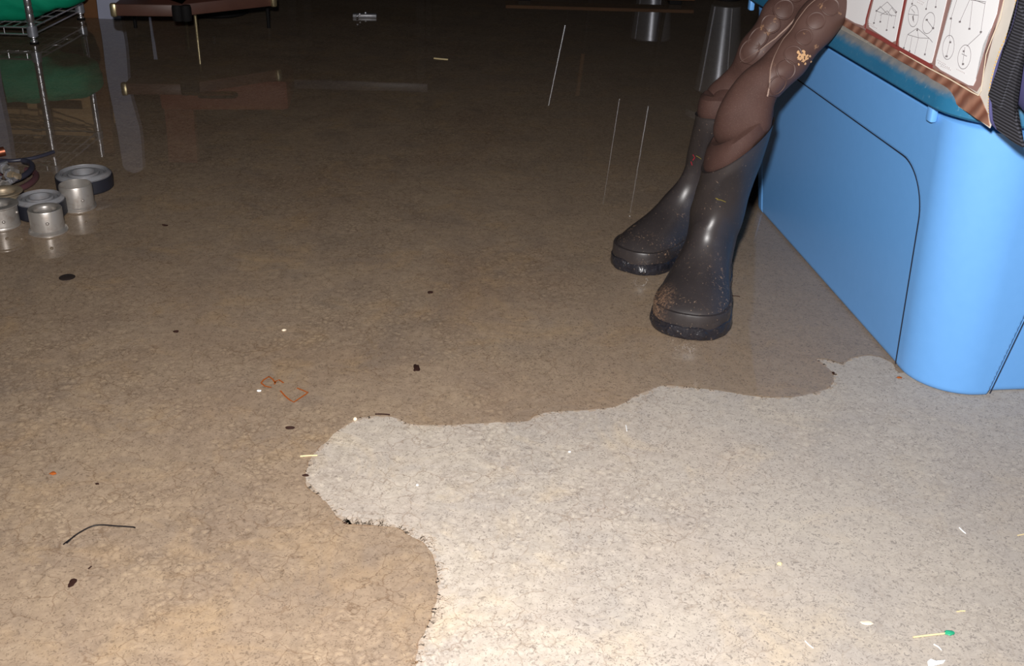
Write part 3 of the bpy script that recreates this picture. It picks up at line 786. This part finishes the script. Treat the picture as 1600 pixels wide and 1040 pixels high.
sleeve((10,328), .030, .040, .004, 'tan-stained metal ring with a flared rim behind the flared cup', flange=.001, lip=.007, topin=.02, mat='tanring')

# hoses, fittings, cable, pipe
g = 'small metal parts on the wet floor'
bm = bmesh.new()
def hose_loop(cx, cy, rx, ry, z, tilt=0): 
    c = P(cx, cy)
    return [c + V((rx*math.cos(a), ry*math.sin(a), z + tilt*math.sin(a))) for a in [math.pi*2*k/16 + 2.2 for k in range(0, 15)]]
tube(bm, hose_loop(12,290,.052,.080,.009), .0065, 10, 5)
tag(link('rubber_hose', bm, 'hose'), 'maroon rubber hose coiled flat on the wet floor, lower coil', 'hose')
bm = bmesh.new(); tube(bm, hose_loop(12,283,.048,.070,.021, .003), .006, 10, 5)
tag(link('rubber_hose', bm, 'cable'), 'grey rubber hose coiled on top of the maroon one', 'hose')
def clamp(pa, pb, r, label, mat='alu'):
    a, b = V(pa), V(pb); cc = (a+b)/2
    e = empty('hose_fitting', cc, label, 'fitting')
    bm = bmesh.new(); tube(bm, [a, a.lerp(b, .35), a.lerp(b, .36), a.lerp(b, .6), a.lerp(b, .61), b], [r*.7, r*.7, r, r, r*.75, r*.75], 6); link('fitting_body', bm, mat, e, smooth=False)
    bm = bmesh.new(); t = (b-a).normalized()
    tube(bm, [a.lerp(b, .12), a.lerp(b, .24)], [r*1.0, r*1.0], 18); link('collar', bm, 'steel', e)
    bm = bmesh.new(); s = t.cross(V((0,0,1))).normalized(); q = a.lerp(b, .18)+V((0,0,r*1.05))
    tube(bm, [q-s*r*.9, q+s*r*.9], [r*.3, r*.3], 8); link('screw', bm, 'chrome', e)
clamp(P(2,262,.035), P(26,270,.032), .011, 'dull metal hose fitting, uppermost in the pile at the left edge')
clamp(P(8,272,.03), P(31,276,.028), .009, 'slim metal fitting with rusty patch in the pile of hose', 'tanring')
clamp(P(-6,285,.02), P(12,290,.02), .010, 'greasy metal elbow fitting beside the hose coil')
clamp(P(12,285,.022), P(25,279,.024), .007, 'bright small nut fitting inside the hose coil', 'chrome')
bm = bmesh.new(); tube(bm, [P(-30,244,.012), P(-12,240,.014), P(7,236,.016)], [.0105, .0105, .0105], 20)
tag(link('copper_pipe', bm, 'copper'), 'end of a copper pipe poking in at the left edge', 'pipe')
bm = bmesh.new(); tube(bm, [P(-40,252,.004), P(0,250,.004), P(18,251,.0045), P(45,248,.0045), P(66,243,.0045), P(84,237,.0045)], .0042, 10, 6)
tag(link('cable', bm, 'cable'), 'grey cable lying across the wet floor from the left edge', 'cable')

# ------------------------------------------------------------------ chrome wire rack, left back
pF = P(54,69); pB = P(127,31)
dirB = (pB-pF); depth = dirB.length; dB = dirB.normalized(); dX = V((-dB.y, dB.x, 0))     # rack runs to the left
rack = empty('wire_rack', pF + dB*depth/2 + dX*.35, 'low chrome wire rack with grooved posts and two shelves at the left edge', 'rack')
WR = .72; HP = .50
for c in (pF, pB, pF+dX*WR, pB+dX*WR):
    bm = bmesh.new(); pr = [(.0,0.003),(.011,.003),(.011,.012),(.006,.014),(.006,.019),(.0105,.021)]
    z = .021
    while z < HP:
        pr += [(.0122,z+.001),(.0122,z+.0225),(.0114,z+.0235),(.0114,z+.025)]; z += .0254
    pr += [(.0122,z),(.008,z+.004),(0,z+.004)]
    lathe(bm, pr, c, 24); link('post', bm, 'post', rack)
    bm = bmesh.new(); lathe(bm, [(0,.0008),(.014,.0008),(.014,.006),(.006,.009),(0,.009)], c, 20); link('foot', bm, 'black', rack)
for zz in (.052, .43):
    bm = bmesh.new()
    A, B, C, D_ = pF, pF+dX*WR, pB+dX*WR, pB
    for a, b in ((A, B), (B, C), (C, D_), (D_, A)):
        for dz in (0, -.022): tube(bm, [a+V((0,0,zz+dz)), b+V((0,0,zz+dz))], .003, 8)
    for k in range(1, 24):
        q = A.lerp(B, k/24); tube(bm, [q+V((0,0,zz+.002)), q+dB*depth+V((0,0,zz+.002))], .0016, 6)
        if k % 2: tube(bm, [q+V((0,0,zz)), q+V((0,0,zz-.022))], .0016, 6)
    for k in (1, 2, 3): tube(bm, [A.lerp(D_, k/4)+V((0,0,zz-.003)), B.lerp(C, k/4)+V((0,0,zz-.003))], .0026, 6)
    link('wire_shelf', bm, 'chrome', rack)
    for c in (A, B, C, D_):
        bm = bmesh.new(); lathe(bm, [(.0122,zz-.026),(.0165,zz-.026),(.0155,zz+.006),(.0122,zz+.006)], c, 20, True); link('collar', bm, 'galv', rack)
# green sack on the lower shelf
bm = bmesh.new(); cg = pF + dX*.20 + dB*(depth*.45) + V((0,0,.150))
r = bmesh.ops.create_icosphere(bm, subdivisions=5, radius=1.)
for v in bm.verts:
    d = v.co.copy(); s = V((.31, .155, .095))
    q = V((math.copysign(abs(d.x)**.7, d.x)*s.x, math.copysign(abs(d.y)**.7, d.y)*s.y, math.copysign(abs(d.z)**.75, d.z)*s.z))
    nn = noise.noise(q*7)*.03 + noise.noise(V((q.x*26, q.y*14, q.z*34)))*.010
    q = q + d*nn; q.z = max(q.z, -.094)
    v.co = dX*(-q.x) + dB*q.y + V((0,0,q.z)) + cg
tag(link('fabric_sack', bm, 'green', loc=cg), 'crumpled green fabric sack on the lower shelf of the wire rack', 'sack')
# crate on a black bin behind the rack
pc = pB + V((-.22, .16, 0))
bm = bmesh.new(); box(bm, pc+V((-.02,.0,.077)), (.40,.22,.152), 0, .01)
bx = empty('black_bin', pc, 'black bin on the wet floor behind the wire rack, under the wooden crate', 'bin')
bm2 = bmesh.new(); box(bm2, pc+V((-.02,0,.158)), (.42,.24,.012), 0, .003); link('bin_body', bm, 'black', bx); link('bin_rim', bm2, 'black', bx)
cr = empty('wooden_crate', pc+V((0,0,.166)), 'tan slatted wooden crate behind the wire rack, seen mirrored in the water', 'crate')
for k, (z, h) in enumerate(((.245,.125),(.395,.11))):
    for yy in (-.105, .105):
        bm = bmesh.new(); box(bm, pc+V((-.02,yy,z)), (.40,.010,h), 0, .002); link('slat', bm, 'tan', cr)
for xx in (-.215, -.03, .175):
    bm = bmesh.new(); box(bm, pc+V((xx,-.1155,.312)), (.035,.010,.286), 0, .002); link('upright', bm, 'tan', cr)
    bm = bmesh.new(); box(bm, pc+V((xx,.1155,.312)), (.035,.010,.286), 0, .002); link('upright', bm, 'tan', cr)
bm = bmesh.new(); box(bm, pc+V((-.02,0,.174)), (.38,.19,.010)); link('crate_floor', bm, 'tan', cr)
# boards standing beside the rack
def board(px, w, h, mat, name, label, amp, seed, cat='board', yt=.03, topround=False):
    c = P(*px); bm = bmesh.new(); rs = []
    N = 40
    for k in range(N+1):
        z = .001 + (h-.001)*k/N
        wl = w/2*(1+amp*noise.noise(V((seed, z*6, 0)))) ; wr = w/2*(1+amp*noise.noise(V((seed+7, z*6, 0))))
        if topround: s = math.sqrt(max(.02, 1-max(0, (z-(h-.03))/.03)**2)); wl *= s; wr *= s
        bow = .006*math.sin(z*7+seed)
        rs.append([c+V((-wl+bow,-yt/2,z)), c+V((wr+bow,-yt/2,z)), c+V((wr+bow,yt/2,z)), c+V((-wl+bow,yt/2,z))])
    rings(bm, rs); return tag(link(name, bm, mat, smooth=False), label, cat)
board((143,27), .050, .50, 'stud', 'wooden_stud', 'rough brown wooden stud standing between the wire rack and a grey board', .12, 1)
board((176,29), .080, .575, 'greyp', 'painted_board', 'wavy-edged grey board standing upright right of the brown stud', .22, 4, topround=True)
cb = P(-30,80); board((-28,84), .085, .40, 'greyp', 'painted_board', 'second grey board, at the left frame edge and seen mirrored in the water', .1, 9)
bm = bmesh.new(); box(bm, P(243,14)+V((0,.10,.13)), (.12,.02,.26)); tag(link('grey_sheet', bm, 'greyp', smooth=False), 'dim grey sheet standing behind the low wooden table', 'sheet')

# ------------------------------------------------------------------ low folding wooden table
tl = P(130,72); t2 = P(290,77); t3 = P(436,62)
tb = empty('folding_table', P(290,70), 'low folding wooden table with metal corners at the upper left', 'table')
def tboard(a, b, z, thk, dep, mat='wood'):
    d = (b-a); L_ = d.length; ang = math.atan2(d.y, d.x); nrm = V((-d.y, d.x, 0)).normalized()
    cen = (a+b)/2 + nrm*dep/2 + V((0,0,z)); bm = bmesh.new(); box(bm, cen, (L_, dep, thk), ang, .004)
    o = link('table_leaf', bm, mat, tb); return ang, nrm, L_
ang1, n1_, L1_ = tboard(P(187,79), P(293,80), .125, .037, .34)
ang2, n2_, L2_ = tboard(P(291,79), P(433,60), .125, .037, .34)
for a, ang, nrm in ((P(186,79), ang1, n1_), (P(432,60.5), ang2, n2_)):
    bm = bmesh.new(); box(bm, a+nrm*.004+V((0,0,.125)), (.020,.022,.042), ang, .006); link('metal_corner', bm, 'brass', tb)
bm = bmesh.new()
for px in (285, 298):
    cc = P(px, 79)+V((0,-.006,.118)); lathe(bm, [(0,-.024),(.015,-.024),(.017,-.016),(.017,.016),(.015,.024),(0,.024)], cc, 20)
link('hinge', bm, 'black', tb)
for q, hh in ((P(309,63), .12), (P(291.5,34), .10)):
    bm = bmesh.new(); tube(bm, [q+V((0,0,.001)), q+V((0,.0,hh))], .0052, 12); link('leg', bm, 'brass', tb)
for px in (212, 420):
    q = P(px, 44); bm = bmesh.new(); tube(bm, [q+V((0,0,.001)), q+V((0,0,.11))], .006, 10); link('leg', bm, 'black', tb)
q = P(331,22); bm = bmesh.new(); tube(bm, [q+V((0,0,.001)), q+V((0,0,.11))], .006, 10); link('leg', bm, 'galv', tb)
ca = P(330,62)+V((.0,.16,.1445)); bm = bmesh.new()
cs = empty('brown_case', ca, 'red-brown case lying on the low wooden table, mirrored in the water', 'case')
box(bm, ca+V((0,0,.055)), (.44,.26,.108), .12, .02); link('case_body', bm, 'leather', cs)
bm = bmesh.new(); tube(bm, [ca+V((-.06,-.145,.05)), ca+V((-.05,-.165,.05)), ca+V((.05,-.155,.05)), ca+V((.06,-.13,.05))], .006, 8, 4); link('handle', bm, 'black', cs)
board((262,23), .11, .56, 'leather', 'brown_board', 'tall red-brown board behind the low wooden table, mirrored in the water', .06, 12)
# round black pan under the table
cpn = P(330,30)+V((.0,.10,0)); bm = bmesh.new(); lathe(bm, [(0,.002),(.10,.002),(.115,.01),(.12,.055),(.124,.06),(.117,.06),(.11,.012),(0,.008)], cpn, 40)
tag(link('round_pan', bm, 'black'), 'round black pan on the wet floor just behind the low table', 'pan')

# ------------------------------------------------------------------ far back: cans and poles seen in the wet floor
def taper_can(px, py, label, rb, rt, h, z0=.022, band=False):
    c = P(px, py); e = empty('tapered_can', c, label, 'can', 'tapered steel cans at the back')
    bm = bmesh.new(); lathe(bm, [(0,z0),(rb-.006,z0),(rb,z0+.004),(rt,z0+h),(rt+.004,z0+h+.003),(rt-.002,z0+h+.006),(rt-.004,z0+h),(rb-.01,z0+.01),(0,z0+.01)], c, 48); link('can_body', bm, 'galv', e)
    bm = bmesh.new(); lathe(bm, [(0,.001),(rb*.9,.001),(rb*.9,z0),(0,z0)], c, 32); link('foot_ring', bm, 'black', e)
    to = EYE-c; a0 = math.atan2(to.y, to.x)
    bm = bmesh.new()
    for da in (-.85, .45):
        a = a0+da; tube(bm, [c+V((math.cos(a)*(rb+.001), math.sin(a)*(rb+.001), z0+.006)), c+V((math.cos(a)*(rt+.001), math.sin(a)*(rt+.001), z0+h))], .0035, 8)
    link('seam', bm, 'rod', e)
    bm = bmesh.new(); lathe(bm, [(rt-.012,z0+h),(rt-.012,z0+h+.085),(rt-.016,z0+h+.085),(rt-.016,z0+h)], c, 32, True); link('neck', bm, 'black', e)
    if band: return
    bm = bmesh.new(); lathe(bm, [(rt-.014,z0+h+.085),(rt+.03,z0+h+.087),(rt+.032,z0+h+.115),(rt+.01,z0+h+.12),(0,z0+h+.12),(0,z0+h+.085)], c, 40); link('rim', bm, 'galv', e)
taper_can(1136, -1, 'nearer tapered galvanised can at the back, mirrored in the wet floor behind the waders', .062, .098, .36)
taper_can(1026, -58, 'farther tapered galvanised can, mirrored faintly in the wet floor', .078, .105, .35, band=True)
def pole(a, b, Y, r, label, mat='rod', knob=False, ext=.0):
    A, B = MR(*a, Y), MR(*b, Y); d = (B-A).normalized()
    base = A - d*(A.z/d.z) + V((0,0,.003)); e = empty('thin_pole', base, label, 'pole', 'thin poles at the back')
    bm = bmesh.new(); tube(bm, [A, B+d*ext], r, 10); link('shaft', bm, mat, e)
    if A.z > .02:
        bm = bmesh.new(); tube(bm, [base, A], r*1.25, 10); link('grip', bm, 'black', e)
    bm = bmesh.new(); lathe(bm, [(0,0),(.05,0),(.05,.008),(.012,.014),(0,.014)], base-V((0,0,.002)), 24); link('foot', bm, 'black', e)
    if knob:
        bm = bmesh.new(); sph(bm, B+d*(ext+.004), .014); link('knob', bm, 'chrome', e)
pole((883,40),(857,165), 4.75, .006, 'slanting bright pole mirrored left of the brown one at the back', ext=.0)
pole((968,155),(942,320), 4.75, .0042, 'thin dim pole mirrored between the brown pole and the brightest one')
pole((1013,165),(984,336), 4.75, .0065, 'bright pole with a round knob mirrored nearest the waders', knob=True)
pole((911,84),(902,150), 4.95, .010, 'short brown wooden pole mirrored in the wet floor', 'stud')
# plank at the back, pale rail, small plate standing in for a reflection
a, b = P(790,1), P(1085,9); bm = bmesh.new(); d = b-a
box(bm, (a+b)/2+V((0,.05,.026)), (d.length,.10,.014), math.atan2(d.y, d.x), .003)
tag(link('wood_plank', bm, 'stud', smooth=False), 'long wooden plank on the floor at the very back, mirrored in the water', 'plank')
for q in (.1,.9):
    bm = bmesh.new(); box(bm, a.lerp(b, q)+V((0,.05,.0095)), (.05,.09,.017), 0, .002); tag(link('wood_block', bm, 'black', smooth=False), 'small dark block under the %s end of the back plank' % ('left' if q < .5 else 'right'), 'block')
A, B = MR(450,137,5.2), MR(668,134,5.2)
rt_ = empty('pale_bench', (A+B)/2-V((0,0,(A.z+B.z)/2)), 'dark bench with a pale grey front edge at the back, mirrored in the water', 'bench')
bm = bmesh.new(); dd = (B-A); box(bm, (A+B)/2+V((0,.02,0)), (dd.length,.02,.045), math.atan2(dd.y, dd.x), .004); link('front_edge', bm, 'glass', rt_)
bm = bmesh.new(); box(bm, (A+B)/2+V((0,.26,.0)), (dd.length,.44,.04), 0, .004); link('bench_top', bm, 'black', rt_)
for sx in (.05,.95):
    for dy in (.06,.44):
        q = A.lerp(B, sx)+V((0,dy,0)); bm = bmesh.new(); box(bm, V((q.x,q.y,q.z/2-.008)), (.04,.04,q.z-.02)); link('leg', bm, 'black', rt_, smooth=False)
lp = empty('reflection_stand_in', P(570,27), 'small studded metal plate added on the wet floor at the back to stand in for a reflection', 'stand-in plate')
bm = bmesh.new(); box(bm, P(570,27)+V((0,0,.007)), (.088,.035,.012), .1, .003); link('plate', bm, 'steel', lp)
for px, py in ((558,25),(562,22),(571,20)):  # added studs stand in for the bright dots of a reflection
    bm = bmesh.new(); sph(bm, P(px,py,.016), .0045); link('stud', bm, 'chrome', lp)

# ------------------------------------------------------------------ bits lying on the floor
UP = V((0,0,1))
def bit(name, px, rad, mat, label, cat, n=3, z=.0016, flat=1.):
    bm = bmesh.new(); tube(bm, [P(x, y, z) for x, y in px], rad, 6, n, flat); return tag(link(name, bm, mat), label, cat)
def lump(name, px, r, sc, mat, label, cat, amp=.4, seed=1, z=.001):
    bm = bmesh.new(); c = P(*px); sph(bm, c+V((0,0,z+r*sc[2]*.6)), r, sc, 14, 10, seed, amp); return tag(link(name, bm, mat), label, cat)
we = empty('bent_wire', P(150,822), 'thin black bent wire with a split end at the lower left', 'wire')
bm = bmesh.new(); tube(bm, [P(x, y, .0024) for x, y in [(104,848),(116,837),(132,827),(146,821),(160,819.5),(178,821),(196,822),(208,823),(211,824)]], .0008, 8, 5); link('strand', bm, 'wire', we)
bm = bmesh.new(); tube(bm, [P(x, y, .0022) for x, y in [(99,850),(108,843),(117,837)]], .0007, 8, 3); link('strand', bm, 'wire', we)
bm = bmesh.new(); c = P(105,434); lathe(bm, [(0,.0022),(.0125,.0022),(.0135,.0016),(.0135,.0012),(0,.0012)], c, 32)
tag(link('rubber_disc', bm, 'stain'), 'flat dark round disc on the wet floor below the metal sleeves', 'disc')
bm = bmesh.new()
for px in ([(420,588),(411,594),(408,598),(414,603),(424,605)], [(420,588),(426,592),(430,598)], [(429,600),(431,595),(436,593),(443,598)], [(438,610),(445,618),(452,624),(459,628),(468,622),(477,616),(481,613),(472,609),(464,606)]):
    strip(bm, [P(x, y, .0013) for x, y in catmull2d(px)] if 'catmull2d' in globals() else [P(x, y, .0014) for x, y in px], .0024, UP, .0002)
tag(link('rust_stain', bm, 'rust', smooth=False), 'orange rust outline on the wet concrete left of centre', 'stain')
lump('dead_leaf', (651,576), .006, (.8,1.6,.25), 'debris', 'dark dead leaf scrap above the middle of the water edge', 'leaf', .7, 3)
lump('dark_crumb', (672,458), .004, (1.2,.9,.4), 'debris', 'tiny dark crumb on the wet floor left of the far boot', 'crumb')
lump('seed', (453,670), .005, (1.3,.5,.4), 'debris', 'dark seed on the wet floor below the rust outline', 'seed', .2)
bit('twig', [(586,646.5),(598,646.5),(609,647.5)], .0010, 'debris', 'short dark twig at the top of the dry patch', 'twig', 3)
lump('clear_bead', (555,657), .0028, (1,1,1), 'pebble', 'pale bead at the water edge left of the twig', 'bead', .1)
bit('straw_scrap', [(469,712.5),(480,711.5),(496,711)], .0009, 'straw', 'pale straw scrap crossing the left tip of the dry patch', 'straw')
bit('twig', [(138,888),(143,884)], .0007, 'debris', 'tiny dark splinter below the black bent wire', 'twig')
lump('leaf_fragment', (113,911), .0055, (.6,1.2,.15), 'debris', 'small torn dark leaf fragment near the bottom left', 'leaf', .7, 6)
lump('rusty_flake', (83,741), .0036, (1.1,.8,.4), 'rust', 'tiny rusty flake near the left edge above the black wire', 'flake', .5, 2)
bit('straw_scrap', [(678,91),(688,92),(700,93)], .0022, 'straw', 'bright straw scrap on the dark wet floor at the back', 'straw')
bit('splinter', [(1499,824),(1504,829),(1509,833)], .0007, 'whitebit', 'white splinter on the dry concrete below the tote', 'splinter', 3, .0008)
pk = empty('toothpick', P(1455,992), 'wooden toothpick with a green tip at the lower right', 'toothpick')
bm = bmesh.new(); tube(bm, [P(x, y, .0012) for x, y in [(1427,995),(1450,992),(1478,989)]], .0010, 8, 3); link('stick', bm, 'straw', pk)
bm = bmesh.new(); sph(bm, P(1483,988,.0016), .0035, (1.5,1.1,.4), 12, 8, 4, .6); link('green_tip', bm, 'greenbit', pk)
bm = bmesh.new(); plate(bm, [P(x, y, .0004) for x, y in [(1449,1034),(1454,1030),(1462,1033),(1477,1032),(1474,1036),(1466,1038),(1458,1040),(1455,1050),(1451,1050)]], UP, .0012)
tag(link('paper_scrap', bm, 'whitebit', smooth=False), 'white torn scrap at the bottom edge on the right', 'scrap')
bit('straw_scrap', [(1495,955),(1502,954),(1508,954)], .0007, 'straw', 'short yellow straw above the green-tipped toothpick', 'straw', 3, .0008)
bit('splinter', [(1258,1001),(1264,1007),(1271,1012)], .0005, 'whitebit', 'thin pale splinter near the bottom edge, left of the toothpick', 'splinter', 3, .0006)
bit('splinter', [(1459,1006),(1466,1010),(1471,1015)], .0006, 'whitebit', 'thin white splinter just below the toothpick', 'splinter', 3, .0007)
bit('splinter', [(978,664),(979.5,673)], .0006, 'whitebit', 'white splinter on the dry concrete below the near boot', 'splinter', 3, .0007)
lump('pale_chip', (1218,881), .0026, (1.1,.9,.6), 'straw', 'yellowish chip on the dry concrete right of centre', 'chip', .4, 5, 0)
lump('pale_chip', (1354,973), .005, (1.2,.6,.12), 'pebble', 'flat whitish fleck left of the toothpick', 'chip', .4, 8, 0)
lump('pale_chip', (652,758), .0018, (1,1,.6), 'whitebit', 'tiny white grain on the left of the dry patch', 'chip', .3, 9, 0)
lump('pale_chip', (890,706), .0018, (1,1,.6), 'whitebit', 'tiny white grain near the top middle of the dry patch', 'chip', .3, 10, 0)
lump('dark_crumb', (478,744), .0028, (1.4,.6,.6), 'debris', 'dark crumb stuck at the leftmost point of the dry patch', 'crumb', .5, 11)
lump('dark_crumb', (1302,584), .0024, (.8,1.4,.6), 'debris', 'dark crumb at the water edge in front of the tote', 'crumb', .5, 12)
lump('dark_crumb', (258,353), .004, (1.6,.6,.4), 'debris', 'dark crumb on the wet floor right of the metal parts', 'crumb', .5, 21)
lump('dark_crumb', (275,519), .0035, (1.4,.8,.4), 'debris', 'dark crumb on the wet floor above the rust outline', 'crumb', .5, 22)
lump('pale_chip', (444,517), .003, (1.2,.8,.5), 'pebble', 'pale chip on the wet floor between the rust outline and the dark leaf', 'chip', .3, 23)
lump('pale_chip', (405,612), .0026, (1.2,.7,.5), 'whitebit', 'white chip just below left of the rust outline', 'chip', .4, 24)
lump('dark_crumb', (152,757), .0022, (1,.8,.4), 'debris', 'tiny dark crumb right of the rusty flake', 'crumb', .5, 25)
lump('dark_crumb', (539,818), .0013, (1.5,.7,.5), 'debris', 'dark crumb in the notch of the water edge above the lower dry bay', 'crumb', .5, 26)
bit('twig', [(1144,462),(1150,462),(1156,463)], .0007, 'debris', 'hair-thin dark twig right of the near boot', 'twig')
bit('splinter', [(1590,836),(1600,834)], .0007, 'straw', 'tan splinter at the right edge below the tote', 'splinter', 3, .0007)
lump('rusty_flake', (1405,590), .003, (1.3,.8,.4), 'rust', 'rusty flake beside the front corner of the tote', 'flake', .5, 13, 0)

# ------------------------------------------------------------------ light: the camera's flash and a dim cool fill added on the right
ld = bpy.data.lights.new('camera_flash', 'SPOT'); lo = bpy.data.objects.new('camera_flash', ld); COL.objects.link(lo)
ld.energy = 200; ld.spot_size = math.radians(125); ld.spot_blend = 1.; ld.shadow_soft_size = .028; ld.color = (1., .97, .95)
lo.location = EYE + V((-.05, .02, .12))
lo.rotation_euler = (F + V((0.05,0,-.02))).to_track_quat('-Z', 'Y').to_euler()
la = bpy.data.lights.new('cool_fill', 'AREA'); ao = bpy.data.objects.new('cool_fill', la); COL.objects.link(ao)  # unseen fill, added for the cool ambient light on right-hand sides
la.energy = 4.5; la.size = .8; la.color = (.62,.74,1.); ao.location = (2.6,.9,1.7); ao.rotation_euler = (V((-2.2,.6,-1.4))).to_track_quat('-Z', 'Y').to_euler()
w = bpy.data.worlds.new('world'); SC.world = w; w.use_nodes = True; w.node_tree.nodes['Background'].inputs[0].default_value = (.01,.01,.012,1)
